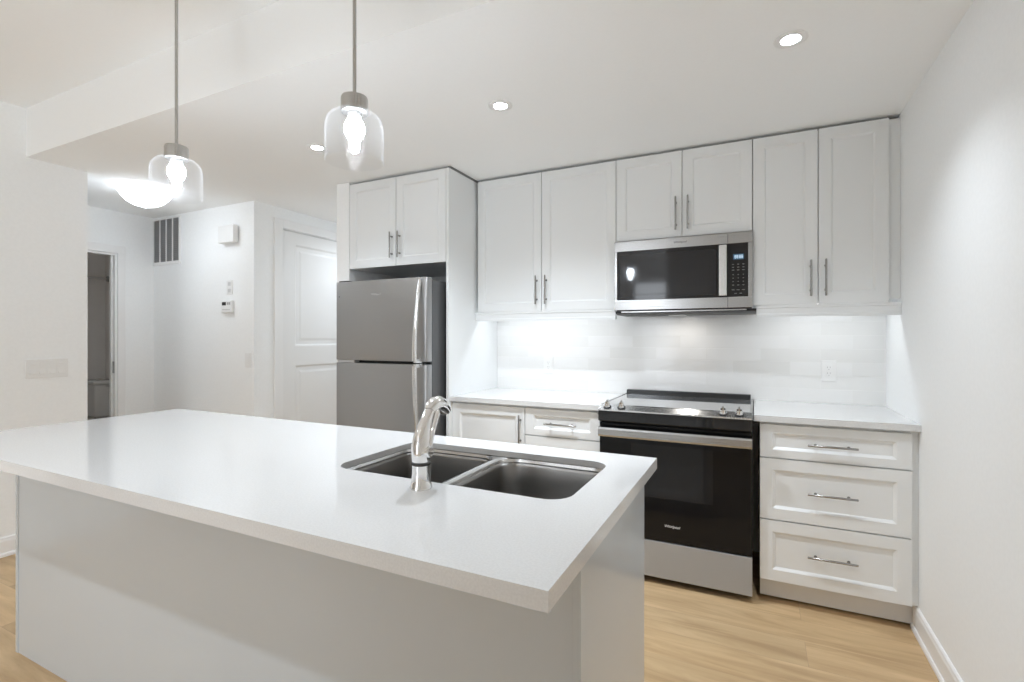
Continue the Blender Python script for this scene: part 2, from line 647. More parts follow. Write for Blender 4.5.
def panelled_slab(mb, plane, a0, a1, z0, z1, front, thick, panels, depth=0.008, slope=0.014, rise=0.0, rim=0.02):
    """door slab with sunk panels. plane 'x' or 'y' = the axis of the outward normal.
    front = coordinate of the face, sign in thick: body extends from front by +thick (away from viewer side)"""
    sg = 1 if thick > 0 else -1

    def P(a, d, z):
        return (a, front + sg * d, z) if plane == 'y' else (front + sg * d, a, z)
    bm = mb.bm
    xs = sorted({a0, a1, *[p[0] for p in panels], *[p[1] for p in panels]})
    zs = sorted({z0, z1, *[p[2] for p in panels], *[p[3] for p in panels]})
    grid = {(x, z): bm.verts.new(P(x, 0, z)) for x in xs for z in zs}
    fs = []
    for i in range(len(xs) - 1):
        for j in range(len(zs) - 1):
            cx, cz = (xs[i] + xs[i + 1]) / 2, (zs[j] + zs[j + 1]) / 2
            q = [grid[xs[i], zs[j]], grid[xs[i + 1], zs[j]], grid[xs[i + 1], zs[j + 1]], grid[xs[i], zs[j + 1]]]
            if any(p[0] < cx < p[1] and p[2] < cz < p[3] for p in panels):
                x0_, x1_, zz0, zz1 = xs[i], xs[i + 1], zs[j], zs[j + 1]
                steps = [(slope, depth)]
                if rise:
                    steps += [(slope + rim, depth), (slope + rim + 0.02, depth - rise)]
                prev = q
                for ins, dp in steps:
                    nq = [bm.verts.new(P(x0_ + ins, dp, zz0 + ins)), bm.verts.new(P(x1_ - ins, dp, zz0 + ins)),
                          bm.verts.new(P(x1_ - ins, dp, zz1 - ins)), bm.verts.new(P(x0_ + ins, dp, zz1 - ins))]
                    for k in range(4):
                        fs.append(bm.faces.new((prev[k], prev[(k + 1) % 4], nq[(k + 1) % 4], nq[k])))
                    prev = nq
                fs.append(bm.faces.new(prev))
            else:
                fs.append(bm.faces.new(q))
    T = abs(thick)
    # outer sides with a tiny chamfer look, plus the back
    border = [grid[x, z0] for x in xs] + [grid[a1, z] for z in zs[1:]] + [grid[x, z1] for x in xs[::-1][1:]] + [grid[a0, z] for z in zs[::-1][1:-1]]
    back = []
    for v in border:
        co = v.co.copy()
        if plane == 'y':
            co.y = front + sg * T
        else:
            co.x = front + sg * T
        back.append(bm.verts.new(co))
    n = len(border)
    for k in range(n):
        fs.append(bm.faces.new((border[k], border[(k + 1) % n], back[(k + 1) % n], back[k])))
    fs.append(bm.faces.new(back))
    bmesh.ops.recalc_face_normals(bm, faces=fs)
    return mb


mb = MB()
panelled_slab(mb, 'x', y0, y1, 0.01, zt, XH - 0.004, -0.035,
              [(y0 + 0.135, y1 - 0.135, 1.215, 2.10), (y0 + 0.135, y1 - 0.135, 0.23, 1.045)], 0.010, 0.016, 0.006, 0.03)
d1 = struct('door_1', mb, 'door')
for z in (1.965, 1.255, 0.30):
    MB().box(XH - 0.0045, XH + 0.004, y0 - 0.003, y0 + 0.004, z - 0.048, z + 0.048).build('door_hinge', 'gold', d1)
mb = MB()
mb.lathe([(0.026, 0), (0.026, 0.008), (0.011, 0.012), (0.011, 0.035), (0.027, 0.045), (0.029, 0.06), (0.02, 0.072), (0.0, 0.074)], (XH - 0.004, y1 - 0.07, 0.95), axis='x')
mb.build('door_knob', 'gold', d1, True)

# tiled backsplash on the back wall
struct('wall_backsplash', MB().box(-2.3885, 0.0, -0.008, 0.0, 0.914, 1.47), 'tile')


# ---------------------------------------------------------------- cabinetry
CABH = 2.3685


def pull(parent, a, b, standoff=0.028, r=0.0052):
    """bar pull from a to b on a face looking towards -Y (a, b on the face)"""
    a, b = Vector(a), Vector(b)
    d = (b - a).normalized()
    off = Vector((0, -standoff, 0))
    mb = MB()
    mb.tube([a + off, a + off + d * 0.003, b + off - d * 0.003, b + off], [r * 0.8, r, r, r * 0.8], 12)
    L = (b - a).length
    for t in (0.17, 0.83):
        p = a + d * (L * t)
        mb.tube([p, p + Vector((0, -0.004, 0)), p + Vector((0, -0.0045, 0)), p + off], [0.0065, 0.0065, 0.0042, 0.0042], 10)
    return mb.build('handle', 'pull', parent, True)


def shaker(name, parent, x0, x1, z0, z1, yf, t=0.02, fr=0.057, frz=None, depth=0.0085, slope=0.009):
    g = 0.0024
    frz = frz or fr
    mb = MB()
    panelled_slab(mb, 'y', x0 + g, x1 - g, z0 + g, z1 - g, yf, t, [(x0 + fr, x1 - fr, z0 + frz, z1 - frz)], depth, slope)
    return mb.build(name, 'cab', parent)


def rail_profile(x0, x1, y, ztop, zbot):
    # light rail moulding under the wall cabinets (profile in Y, Z)
    p = [(y + 0.03, ztop), (y - 0.002, ztop), (y - 0.002, ztop - 0.012), (y + 0.003, ztop - 0.017), (y + 0.003, zbot + 0.018), (y - 0.001, zbot + 0.012), (y - 0.001, zbot), (y + 0.03, zbot)]
    return MB().prism(p, 0, x0, x1)


YU = -0.3305
ZUB = 1.4609
ZLR = 1.4002


def wall_cabinet(label, x0, x1, z0, split, hz, loc_x, rail=None, filler=None):
    th = thing('wall_cabinet', label, 'cabinet', (loc_x, -0.16, z0), 'white wall cabinets over the counter')
    mb = MB()
    mb.box(x0 + 0.001, x1 - 0.001, YU + 0.0205, -0.0005, z0 + (0.02 if rail else 0.004), CABH - 0.004)
    mb.build('body', 'cab', th)
    MB().box(x0 + 0.001, x1 - (0 if filler else 0.001), YU + 0.045, -0.05, CABH - 0.004, ZC - 0.0005).build('top_scribe', 'shadowgap', th)
    for k, (a, b) in enumerate(((x0, split), (split, x1))):
        d = shaker('door', th, a, b, z0, CABH, YU)
        hx = split - 0.033 if k == 0 else split + 0.033
        pull(d, (hx, YU, hz[0]), (hx, YU, hz[1]))
    if rail:
        rail_profile(rail[0], rail[1], YU, z0 - 0.0003, ZLR).build('light_rail', 'cab', th)
    if filler:
        MB().box(x1 - 0.001, -0.0005, YU + 0.021, YU + 0.04, z0 + 0.02, CABH - 0.004).build('filler_strip', 'cab', th)
    return th


X1, X2, X3, X4 = -2.3734, -1.4019, -0.6527, -0.0471
wall_cabinet('white two-door wall cabinet between the fridge panel and the microwave', X1, X2, ZUB, -1.8927, (1.505, 1.692), -1.89, rail=(-2.388, X2 - 0.004))
wall_cabinet('short white two-door wall cabinet directly above the microwave', X2, X3, 1.868, -1.0182, (1.906, 2.099), -1.02)
wall_cabinet('white two-door wall cabinet in the right corner beside the right wall', X3, X4, ZUB, -0.3478, (1.502, 1.690), -0.35, rail=(X3 + 0.022, -0.0005), filler=True)

# deep cabinet above the fridge
th = thing('fridge_cabinet', 'short white two-door cabinet above the refrigerator', 'cabinet', (-2.81, -0.33, 1.77))
MB().box(-3.2215, -2.408, -0.65, -0.0005, 1.774, CABH - 0.004).build('body', 'cab', th)
MB().box(-3.2215, -2.408, -0.625, -0.05, CABH - 0.004, ZC - 0.0005).build('top_scribe', 'shadowgap', th)
for k, (a, b) in enumerate(((-3.2215, -2.8081), (-2.8081, -2.408))):
    d = shaker('door', th, a, b, 1.770, CABH, -0.6705)
    hx = -2.8081 + (-0.033 if k == 0 else 0.033)
    pull(d, (hx, -0.6705, 1.822), (hx, -0.6705, 1.997))

# tall side panel between fridge and counter
th = thing('tall_panel', 'tall white side panel standing between the refrigerator and the left counter', 'panel', (-2.398, -0.33, 0))
MB().box(-2.4075, -2.389, -0.6705, -0.0005, 0.0, CABH, 0.001).build('board', 'cab', th)
MB().box(-2.4075, -2.389, -0.65, -0.05, CABH, ZC - 0.0005).build('top_scribe', 'shadowgap', th)


def toe(th, x0, x1, y=-0.565):
    MB().box(x0, x1, y, y + 0.018, 0.014, 0.117).build('toe_kick', 'toe', th)
    for fx_ in (x0 + 0.06, x1 - 0.06):
        for fy_ in (y + 0.06, -0.06):
            MB().lathe([(0.022, 0.0), (0.022, 0.006), (0.014, 0.010), (0.014, 0.1172)], (fx_, fy_, 0), 16).build('foot', 'darkmat', th, True)


YBF = -0.632      # face of doors and drawers
YBC = -0.611      # face of the carcass


def base_body(th, x0, x1):
    mb = MB()
    mb.box(x0, x1, YBC, -0.0005, 0.1175, 0.8825)
    mb.build('body', 'cab', th)


def drawer_bank(label, x0, x1, handle_len, loc_x, filler=None):
    th = thing('drawer_cabinet', label, 'cabinet', (loc_x, -0.31, 0), 'white three-drawer base cabinets')
    base_body(th, x0 + 0.001, x1 - 0.001)
    toe(th, x0 + 0.002, x1 + (0.022 if filler else -0.002))
    cx = (x0 + x1) / 2
    for z0, z1, fz, hz in ((0.7105, 0.8715, 0.040, 0.787), (0.4125, 0.7085, 0.055, 0.560), (0.1176, 0.4105, 0.055, 0.268)):
        d = shaker('drawer', th, x0, x1, z0, z1, YBF, 0.02, 0.055, fz, 0.010, 0.013)
        pull(d, (cx - handle_len / 2, YBF, hz), (cx + handle_len / 2, YBF, hz))
    if filler:
        MB().box(x1 - 0.001, -0.0005, YBC, YBC + 0.018, 0.1175, 0.8825).build('filler_strip', 'cab', th)
    return th


drawer_bank('white three-drawer base cabinet right of the stove, against the right wall', -0.6205, -0.0245, 0.196, -0.32, True)
drawer_bank('white three-drawer base cabinet just left of the stove', -1.8744, -1.415, 0.196, -1.64)
th = thing('base_cabinet', 'white single-door base cabinet next to the tall fridge panel', 'cabinet', (-2.13, -0.31, 0))
base_body(th, -2.388, -1.8755)
toe(th, -2.388, -1.877)
d = shaker('door', th, -2.388, -1.8744, 0.1176, 0.8715, YBF, 0.02, 0.057, None, 0.010, 0.013)
pull(d, (-1.903, YBF, 0.64), (-1.903, YBF, 0.826))


# countertops
def worktop(label, x0, x1):
    mb = MB()
    mb.box(x0, x1, -0.6522, -0.0085, 0.883, 0.914, 0.0015)
    o = mb.build('countertop', 'quartz')
    tag(o, label, 'countertop', 'white quartz wall counters')


worktop('white quartz countertop left of the stove, ending at the tall panel', -2.3885, -1.4125)
worktop('white quartz countertop right of the stove, meeting the right wall', -0.6465, -0.0005)

# under-cabinet lights
for x0, x1, lab in ((-2.30, -1.50, 'slim led strip under the wall cabinet left of the microwave'), (-0.58, -0.10, 'slim led strip under the wall cabinet right of the microwave')):
    th = thing('led_strip', lab, 'light', ((x0 + x1) / 2, -0.25, 1.47), 'under-cabinet led strips')
    MB().box(x0, x1, -0.265, -0.235, 1.470, 1.4805).build('housing', 'white', th)
    MB().box(x0 + 0.01, x1 - 0.01, -0.26, -0.24, 1.4675, 1.4698).build('diffuser', 'led', th)
    area_light('strip_light', (0, 0, -0.006), (x1 - x0) - 0.02, P_STRIP * (x1 - x0) / 0.8, (0, 0, 0), 0.03, (0.95, 1.0, 1.04), th)

# ---------------------------------------------------------------- microwave
th = thing('microwave', 'stainless over-the-range microwave with black glass door above the stove', 'microwave', (-1.028, -0.18, 1.425))
MX0, MX1, MY, MZ0, MZ1 = -1.404, -0.652, -0.36, 1.452, 1.862
MB().box(MX0 + 0.006, MX1 - 0.006, -0.325, -0.0085, 1.448, MZ1).build('body', 'fridgeside', th)
mb = MB()
mb.prism([(-0.325, 1.4475), (-0.348, 1.446), (-0.346, 1.433), (-0.30, 1.425), (-0.06, 1.425), (-0.05, 1.4475)], 0, MX0 + 0.004, -0.634)
mb.build('base_vent', 'darkmat', th)
MB().box(MX0 + 0.04, MX1 - 0.03, -0.3525, -0.347, 1.437, 1.4445).build('vent_lip', 'steel', th)
MB().box(-1.12, -1.02, -0.16, -0.10, 1.4235, 1.4252).build('task_lamp', 'white', th)
area_light('task_light', (0, 0, -0.008), 0.08, 0.22, (0, 0, 0), 0.05, (1.0, 0.95, 0.88), th)
mb = MB()
xs = -0.7745
zg0, zg1 = 1.511, 1.803
# door frame: stainless border around the black glass
for (a, b, z0, z1) in ((MX0, xs - 0.001, MZ0, zg0), (MX0, xs - 0.001, zg1, MZ1), (MX0, -1.388, zg0, zg1)):
    mb.box(a, b, MY, -0.326, z0, z1, 0.0015)
door = mb.build('door', 'steel', th)
MB().box(-1.388, xs - 0.001, MY + 0.002, -0.326, zg0, zg1).build('glass', 'black', door)
mb = MB()
panelled_slab(mb, 'y', -1.372, -0.835, zg0 + 0.016, zg1 - 0.024, MY + 0.0012, 0.0008, [(-1.338, -0.868, zg0 + 0.030, zg1 - 0.062)], 0.0004, 0.002)
mb.build('window', 'mwwin', door)
mb = MB()
for z in (1.535, 1.775):
    mb.box(-0.808, -0.79, MY - 0.022, MY + 0.002, z - 0.012, z + 0.012)
mb.box(-0.8195, -0.7785, MY - 0.032, MY - 0.018, 1.516, 1.795, 0.005, 3)
mb.build('handle', 'steelv', door)
text_part('logo', 'Whirlpool', 'darklogo', door, (-1.025, MY - 0.0003, 1.834), 0.017)
mb = MB()
for (a, b, z0, z1) in ((xs, MX1, MZ0, zg0), (xs, MX1, zg1, MZ1), (-0.674, MX1, zg0, zg1)):
    mb.box(a, b, MY, -0.326, z0, z1, 0.0015)
cp = mb.build('control_panel', 'steel', th)
MB().box(xs, -0.674, MY + 0.002, -0.326, zg0, zg1).build('keypad_glass', 'black', cp)
MB().box(-0.748, -0.695, MY + 0.001, MY + 0.002, 1.714, 1.744).build('display', 'display', cp)
mb = MB()
for k, x in enumerate((-0.737, -0.7265, -0.714, -0.7035)):
    for z in (1.7215, 1.729, 1.7365):
        mb.box(x - 0.0032, x + 0.0032, MY + 0.0004, MY + 0.001, z - 0.0012, z + 0.0012)
    mb.box(x - 0.0038, x - 0.0024, MY + 0.0004, MY + 0.001, 1.7215, 1.7365)
    mb.box(x + 0.0024, x + 0.0038, MY + 0.0004, MY + 0.001, 1.7215, 1.7365)
mb.build('digits', 'digit', cp)
for z, n, wd in ((1.688, 3, .010), (1.672, 3, .010), (1.657, 3, .012), (1.632, 3, .006), (1.613, 3, .006), (1.594, 3, .006), (1.575, 3, .010), (1.549, 3, .014), (1.529, 2, .012)):
    for k in range(n):
        x = -0.7485 + (k + (0.5 if n == 2 else 0)) * 0.0255
        MB().box(x - wd / 2, x + wd / 2, MY + 0.001, MY + 0.002, z - 0.0022, z + 0.0022).build('button', 'legend', cp)

# ---------------------------------------------------------------- stove
th = thing('stove', 'black and stainless electric slide-in range below the microwave', 'stove', (-1.03, -0.34, 0))
RX0, RX1, RY = -1.4077, -0.6513, -0.6685
MB().box(RX0 + 0.004, RX1 - 0.004, -0.635, -0.03, 0.03, 0.905).build('body', 'darkmat', th)
for x in (RX0 + 0.06, RX1 - 0.06):
    for y in (-0.58, -0.08):
        MB().lathe([(0.018, 0.0), (0.018, 0.012), (0.010, 0.016), (0.010, 0.031)], (x, y, 0.0)).build('foot', 'darkmat', th, True)
# cooktop glass with side trims
MB().box(RX0 + 0.004, RX1 - 0.004, -0.640, -0.075, 0.9052, 0.921, 0.002).build('cooktop', 'cooktop', th)
for x0_, x1_ in ((RX0, RX0 + 0.010), (RX1 - 0.010, RX1)):
    MB().box(x0_, x1_, -0.640, -0.05, 0.9152, 0.9235, 0.001).build('side_trim', 'steel', th)
mb = MB()
mb.prism([(-0.085, 0.9212), (-0.074, 0.949), (-0.038, 0.949), (-0.032, 0.9052), (-0.085, 0.9052)], 0, RX0 + 0.012, RX1 - 0.012, 0.002)
mb.build('rear_trim', 'satinblack', th)
# sloping control deck
mb = MB()
mb.prism([(-0.640, 0.9225), (-0.706, 0.902), (-0.706, 0.895), (-0.640, 0.895)], 0, RX0, RX1, 0.001)
deck = mb.build('control_deck', 'steelv', th)
mb = MB()
mb.prism([(-0.6445, 0.9214), (-0.6485, 0.9203), (-0.6483, 0.9190), (-0.6443, 0.9200)], 0, -1.23, -0.825)
mb.build('touch_strip', 'black', deck)
nrm = Vector((0, -0.0205, 0.066)).normalized()


def knob(x):
    base = Vector((x, -0.676, 0.9117))
    mb = MB()
    pr = [(0.0065, 0.0165), (0.009, 0.0155), (0.024, 0.0145), (0.026, 0.0125)]
    u = Vector((1, 0, 0))
    v = nrm.cross(u)
    rings = []
    for h, r in pr:
        rings.append([tuple(base + nrm * h + (u * cos(2 * pi * k / 20) + v * sin(2 * pi * k / 20)) * r) for k in range(20)])
    mb.loft(rings)
    kn = mb.build('knob', 'chrome', deck, True)
    sk = MB()
    sk.loft([[tuple(base + nrm * h + (u * cos(2 * pi * k / 20) + v * sin(2 * pi * k / 20)) * r) for k in range(20)] for h, r in ((-0.001, 0.0215), (0.0045, 0.0215), (0.0065, 0.0185))])
    sk.build('skirt', 'darkmat', kn, True)
    g = MB()
    q = []
    for sx, h in ((-0.0042, 0.0255), (0.0042, 0.0255), (0.0034, 0.038), (-0.0034, 0.038)):
        q.append((sx, h))
    rr = []
    for s in (-0.0135, 0.0135):
        rr.append([tuple(base + u * sx + nrm * h + v * s) for sx, h in q])
    g.loft(rr)
    g.build('grip', 'nickel', kn)


for x in (-1.362, -1.285, -0.782, -0.709):
    knob(x)
MB().box(RX0 + 0.001, RX1 - 0.001, -0.700, -0.636, 0.838, 0.8945, 0.004).build('front_panel', 'black', th)
# oven door
mb = MB()
mb.box(RX0 + 0.001, RX1 - 0.001, RY, -0.636, 0.2295, 0.826, 0.002)
od = mb.build('oven_door', 'ovenglass', th)
MB().box(-1.235, -0.828, RY - 0.0008, RY + 0.001, 0.452, 0.725, 0.0004, 1).build('window', 'ovenwin', od)
mb = MB()
mb.prism([(-0.698, 0.754), (-0.709, 0.757), (-0.714, 0.766), (-0.714, 0.796), (-0.709, 0.805), (-0.698, 0.808)], 0, RX0 + 0.004, RX1 - 0.001, 0.001)
for x0_, x1_ in ((RX0 + 0.012, RX0 + 0.05), (RX1 - 0.05, RX1 - 0.012)):
    mb.box(x0_, x1_, -0.699, RY + 0.001, 0.765, 0.798)
mb.build('handle', 'steel', od)
text_part('logo', 'Whirlpool', 'logo', od, (-1.025, RY - 0.0005, 0.3125), 0.0185, shear=0.25)
mb = MB()
mb.box(RX0 + 0.001, RX1 - 0.001, RY, -0.636, 0.0365, 0.2245, 0.002)
mb.build('storage_drawer', 'steelflat', th)

# ---------------------------------------------------------------- refrigerator
th = thing('refrigerator', 'stainless top-freezer refrigerator standing in the niche at left', 'refrigerator', (-2.82, -0.4, 0))
FX0, FX1, FY = -3.176, -2.4325, -0.845
MB().box(FX0 + 0.006, FX1 - 0.003, -0.782, -0.06, 0.03, 1.648, 0.004).build('body', 'fridgeside', th)
MB().box(FX0 + 0.03, FX1 - 0.012, -0.7900, -0.782, 0.06, 1.640).build('gasket', 'darkmat', th)
MB().box(FX0 + 0.02, FX1 - 0.01, -0.800, -0.783, 0.03, 0.098).build('kick_grille', 'darkmat', th)
for x in (FX0 + 0.06, FX1 - 0.05):
    for y in (-0.66, -0.10):
        MB().lathe([(0.02, 0.0), (0.02, 0.015), (0.01, 0.018), (0.01, 0.031)], (x, y, 0)).build('foot', 'darkmat', th, True)


def fridge_door(name, z0, z1):
    mb = MB()
    # softly crowned front: outline in X, Y
    pts = []
    N = 14
    for k in range(N + 1):
        t = k / N
        x = FX0 + (FX1 - FX0) * t
        e = min(t, 1 - t) * (FX1 - FX0)
        round_ = 0.016 * (1 - math.sqrt(max(0, 1 - (1 - min(e, 0.018) / 0.018) ** 2)))
        pts.append((x, FY + round_))
    for dx in (0.002, 0.006, 0.011):
        pass
    fine = []
    for dx, dy in ((0, .016), (.0012, .010), (.004, .005), (.009, .0015), (.018, 0)):
        fine.append((FX0 + dx, FY + dy))
    right = [(FX1 - dx, FY + dy) for dx, dy in ((.018, 0), (.009, .0015), (.004, .005), (.0012, .010), (0, .016))]
    pts = fine + right + [(FX1, -0.7905), (FX0, -0.7905)]
    mb.prism(pts, 2, z0, z1, 0.0012)
    return mb.build(name, 'fridge', th, True)


def fridge_handle(parent, z_far, z_mid, sgn):
    # bowed flat bar: flush at z_far, standing proud near the door split
    mb = MB()
    n = 18
    path, rings = [], []
    L = z_mid - z_far
    for k in range(n + 1):
        t = k / n
        z = z_far + L * t
        y = FY - 0.006 - 0.058 * sin(min(t, 0.93) / 0.93 * pi / 2) ** 0.9
        x = FX1 - 0.046
        wd = 0.011 + 0.006 * t
        dp = 0.010
        rings.append([(x - wd, y + dp * .4, z), (x - wd * .75, y - dp * .4, z), (x, y - dp * .75, z), (x + wd * .75, y - dp * .4, z), (x + wd, y + dp * .4, z), (x + wd * .6, y + dp, z), (x - wd * .6, y + dp, z)])
    mb.loft(rings)
    # mounts
    z = z_mid - sgn * 0.012
    mb.box(FX1 - 0.056, FX1 - 0.036, FY - 0.056, FY + 0.002, z - 0.011, z + 0.011)
    z = z_far + sgn * 0.014
    mb.box(FX1 - 0.053, FX1 - 0.039, FY - 0.008, FY + 0.002, z - 0.012, z + 0.012)
    return mb.build('handle', 'steelv', parent, True)


fd = fridge_door('freezer_door', 1.1405, 1.658)
fridge_handle(fd, 1.642, 1.146, 0)
text_part('logo', 'Whirlpool', 'grey', fd, (-2.83, FY - 0.0004, 1.566), 0.018)
MB().lathe([(0.004, 0.0), (0.004, -0.0015), (0.0, -0.002)], (FX0 + 0.035, FY, 1.560), 12, 'y').build('badge', 'darklogo', fd, True)
fd2 = fridge_door('fridge_door', 0.105, 1.1215)
fridge_handle(fd2, 0.56, 1.116, 0)
MB().box(FX0 + 0.012, FX0 + 0.16, -0.838, -0.791, 1.1225, 1.1395, 0.002).build('hinge_bracket', 'lightgrey', th)
MB().box(FX0 + 0.012, FX0 + 0.09, -0.825, -0.74, 1.6585, 1.668, 0.002).build('hinge_cover', 'darkmat', th)

# ---------------------------------------------------------------- island
IX0, IX1, IYF, IYB = -3.366, -0.9141, -2.6546, -1.7476
BX0, BX1, BYF, BYB = -3.3655, -0.949, -2.391, -1.768
th = thing('kitchen_island', 'large white kitchen island base with flat panels on oak floor', 'island', (-2.157, -2.08, 0))
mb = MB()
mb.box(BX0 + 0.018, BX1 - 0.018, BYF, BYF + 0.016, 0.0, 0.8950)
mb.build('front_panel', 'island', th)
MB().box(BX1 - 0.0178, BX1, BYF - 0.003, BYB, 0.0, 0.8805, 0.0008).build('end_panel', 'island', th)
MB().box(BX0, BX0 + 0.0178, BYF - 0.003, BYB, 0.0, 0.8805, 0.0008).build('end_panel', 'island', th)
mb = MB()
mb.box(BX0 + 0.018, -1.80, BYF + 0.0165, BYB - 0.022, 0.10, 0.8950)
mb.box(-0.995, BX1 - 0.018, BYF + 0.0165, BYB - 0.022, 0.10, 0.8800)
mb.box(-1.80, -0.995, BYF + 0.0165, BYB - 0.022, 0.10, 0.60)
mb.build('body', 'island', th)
MB().box(BX0 + 0.018, BX1 - 0.018, BYB - 0.09, BYB - 0.072, 0.0005, 0.0995).build('toe_kick', 'toe', th)
for a, b in ((-3.345, -2.845), (-2.845, -2.345), (-2.345, -1.845), (-1.845, -1.405), (-1.405, -0.950)):
    mb = MB()
    panelled_slab(mb, 'y', a + .002, b - .002, 0.105, 0.868, BYB, -0.020, [(a + .057, b - .057, 0.165, 0.81)], 0.0085, 0.009)
    mb.build('door', 'cab', th)

# island worktop with the sink cut-out
SX0, SX1, SY0, SY1, SR = -1.745, -1.028, -2.268, -1.872, 0.060


def slab_with_hole(x0, x1, y0, y1, z0, z1, hole):
    mb = MB()
    bm = mb.bm
    b = 0.0015
    for z, up in ((z1, True), (z0, False)):
        o = [bm.verts.new(p) for p in ((x0, y0, z), (x1, y0, z), (x1, y1, z), (x0, y1, z))]
        h = [bm.verts.new((p[0], p[1], z)) for p in hole]
        es = [bm.edges.new((o[i], o[(i + 1) % 4])) for i in range(4)] + [bm.edges.new((h[i], h[(i + 1) % len(h)])) for i in range(len(h))]
        bmesh.ops.triangle_fill(bm, use_beauty=True, use_dissolve=False, edges=es)
        if up:
            ot, ht = o, h
        else:
            ob, hb = o, h
    for i in range(4):
        bm.faces.new((ob[i], ob[(i + 1) % 4], ot[(i + 1) % 4], ot[i]))
    n = len(ht)
    for i in range(n):
        bm.faces.new((ht[i], ht[(i + 1) % n], hb[(i + 1) % n], hb[i]))
    bmesh.ops.recalc_face_normals(bm, faces=bm.faces)
    return mb


hole = rrect(SX0, SX1, SY0, SY1, SR, 0, 8)
top = slab_with_hole(IX0, IX1, IYF, IYB, 0.8955, 0.914, hole)
for a_ in ((IX0, IX1, IYF, IYF + 0.05), (IX0, IX1, IYB - 0.038, IYB), (IX0, IX0 + 0.017, IYF + 0.05, IYB - 0.038), (IX1 - 0.05, IX1, IYF + 0.05, IYB - 0.038)):
    top.box(*a_, 0.881, 0.8955)      # built-up mitred edge
o = top.build('countertop', 'quartz')
tag(o, 'long white quartz island countertop with the sink cut into it', 'countertop')

# undermount double sink
th = thing('kitchen_sink', 'stainless undermount double-bowl sink set into the island', 'sink', (-1.38, -2.07, 0.69))
XD0, XD1 = -1.412, -1.382


def bowl(x0, x1, name):
    y0_, y1_ = SY0 - 0.004, SY1 + 0.004
    zr = 0.8945
    prof = [(0.0, zr - 0.012, 0.058), (0.004, zr - 0.024, 0.058), (0.006, zr - 0.10, 0.06), (0.010, 0.725, 0.062), (0.022, 0.706, 0.06), (0.045, 0.700, 0.045)]
    mb = MB()
    rings = [rrect(x0 + i, x1 - i, y0_ + i, y1_ - i, r, z, 8) for i, z, r in prof]
    mb.loft(rings, cap0=False)
    ob = mb.build(name, 'sinksteel', th, True)
    sm = ob.modifiers.new('shell', 'SOLIDIFY')
    sm.thickness = 0.0012
    sm.offset = -1 if False else 1
    cx, cy = (x0 + x1) / 2, (y0_ + y1_) / 2
    MB().lathe([(0.042, 0.7012), (0.042, 0.7030), (0.032, 0.7035), (0.026, 0.7016), (0.0, 0.7016)], (cx, cy, 0)).build('drain', 'sinkrim', ob, True)
    return ob


bowl(SX0 - 0.004, XD0, 'bowl')
bowl(XD1, SX1 + 0.004, 'bowl')
# flange with rounded shoulders around and between the bowls
mb = MB()
bm = mb.bm
zr = 0.8945
outer = [bm.verts.new(p) for p in rrect(SX0 - 0.022, SX1 + 0.022, SY0 - 0.022, SY1 + 0.022, 0.07, zr, 8)]
es = [bm.edges.new((outer[i], outer[(i + 1) % len(outer)])) for i in range(len(outer))]
for x0, x1 in ((SX0 - 0.004, XD0), (XD1, SX1 + 0.004)):
    prev = None
    for i, z, r in ((-0.008, zr, 0.066), (-0.003, zr - 0.003, 0.061), (-0.0002, zr - 0.013, 0.0582)):
        rg = [bm.verts.new(p) for p in rrect(x0 + i, x1 - i, SY0 - 0.004 + i, SY1 + 0.004 - i, r, z, 8)]
        if prev is None:
            es += [bm.edges.new((rg[k], rg[(k + 1) % len(rg)])) for k in range(len(rg))]
        else:
            for k in range(len(rg)):
                bm.faces.new((prev[k], prev[(k + 1) % len(rg)], rg[(k + 1) % len(rg)], rg[k]))
        prev = rg
bmesh.ops.triangle_fill(bm, use_beauty=True, use_dissolve=False, edges=es)
bmesh.ops.recalc_face_normals(bm, faces=bm.faces)
mb.build('rim', 'sinkrim', th, True)

# faucet
th = thing('faucet', 'chrome pull-out faucet standing on the island in front of the sink', 'faucet', (-1.388, -2.322, 0.914))
fx, fy = -1.388, -2.322
MB().lathe([(0.0285, 0.914), (0.0285, 0.918), (0.0265, 0.922), (0.0240, 0.935), (0.0225, 0.955), (0.0225, 0.972), (0.0, 0.972)], (fx, fy, 0), 32).build('base', 'chrome', th, True)
MB().lathe([(0.021, 0.9722), (0.0245, 0.9735), (0.0245, 0.9775), (0.021, 0.979)], (fx, fy, 0), 32).build('ring', 'darkmat', th, True)


def bez(P, n=20):
    out = []
    for k in range(n + 1):
        t = k / n
        q = [Vector(p) for p in P]
        while len(q) > 1:
            q = [a.lerp(b, t) for a, b in zip(q, q[1:])]
        out.append(q[0])
    return out


path = [(fx, fy, 0.979), (fx, fy, 0.986), (fx, fy, 1.000), (fx, fy + .001, 1.018), (fx - 0.001, fy + 0.006, 1.038), (fx - 0.003, fy + 0.017, 1.060), (fx - 0.005, fy + 0.032, 1.080), (fx - 0.008, fy + 0.048, 1.096)]
rad = [0.0215, 0.0240, 0.0245, 0.0245, 0.0228, 0.0190, 0.0160, 0.0150]
MB().tube(path, rad, 24).build('body', 'chrome', th, True)
path = [(fx - 0.008, fy + 0.0485, 1.0965), (fx - 0.009, fy + 0.056, 1.104), (fx - 0.009, fy + 0.068, 1.1115), (fx - 0.009, fy + 0.085, 1.1125), (fx - 0.009, fy + 0.103, 1.106), (fx - 0.009, fy + 0.118, 1.0955), (fx - 0.009, fy + 0.125, 1.089)]
MB().tube(path, [0.0155, 0.0185, 0.0210, 0.0220, 0.0210, 0.0180, 0.0150], 24).build('spray_head', 'chrome', th, True)
MB().tube([(fx - 0.009, fy + 0.1252, 1.0888), (fx - 0.009, fy + 0.1275, 1.0865)], [0.0125, 0.0115], 20).build('spray_face', 'grey', th, True)
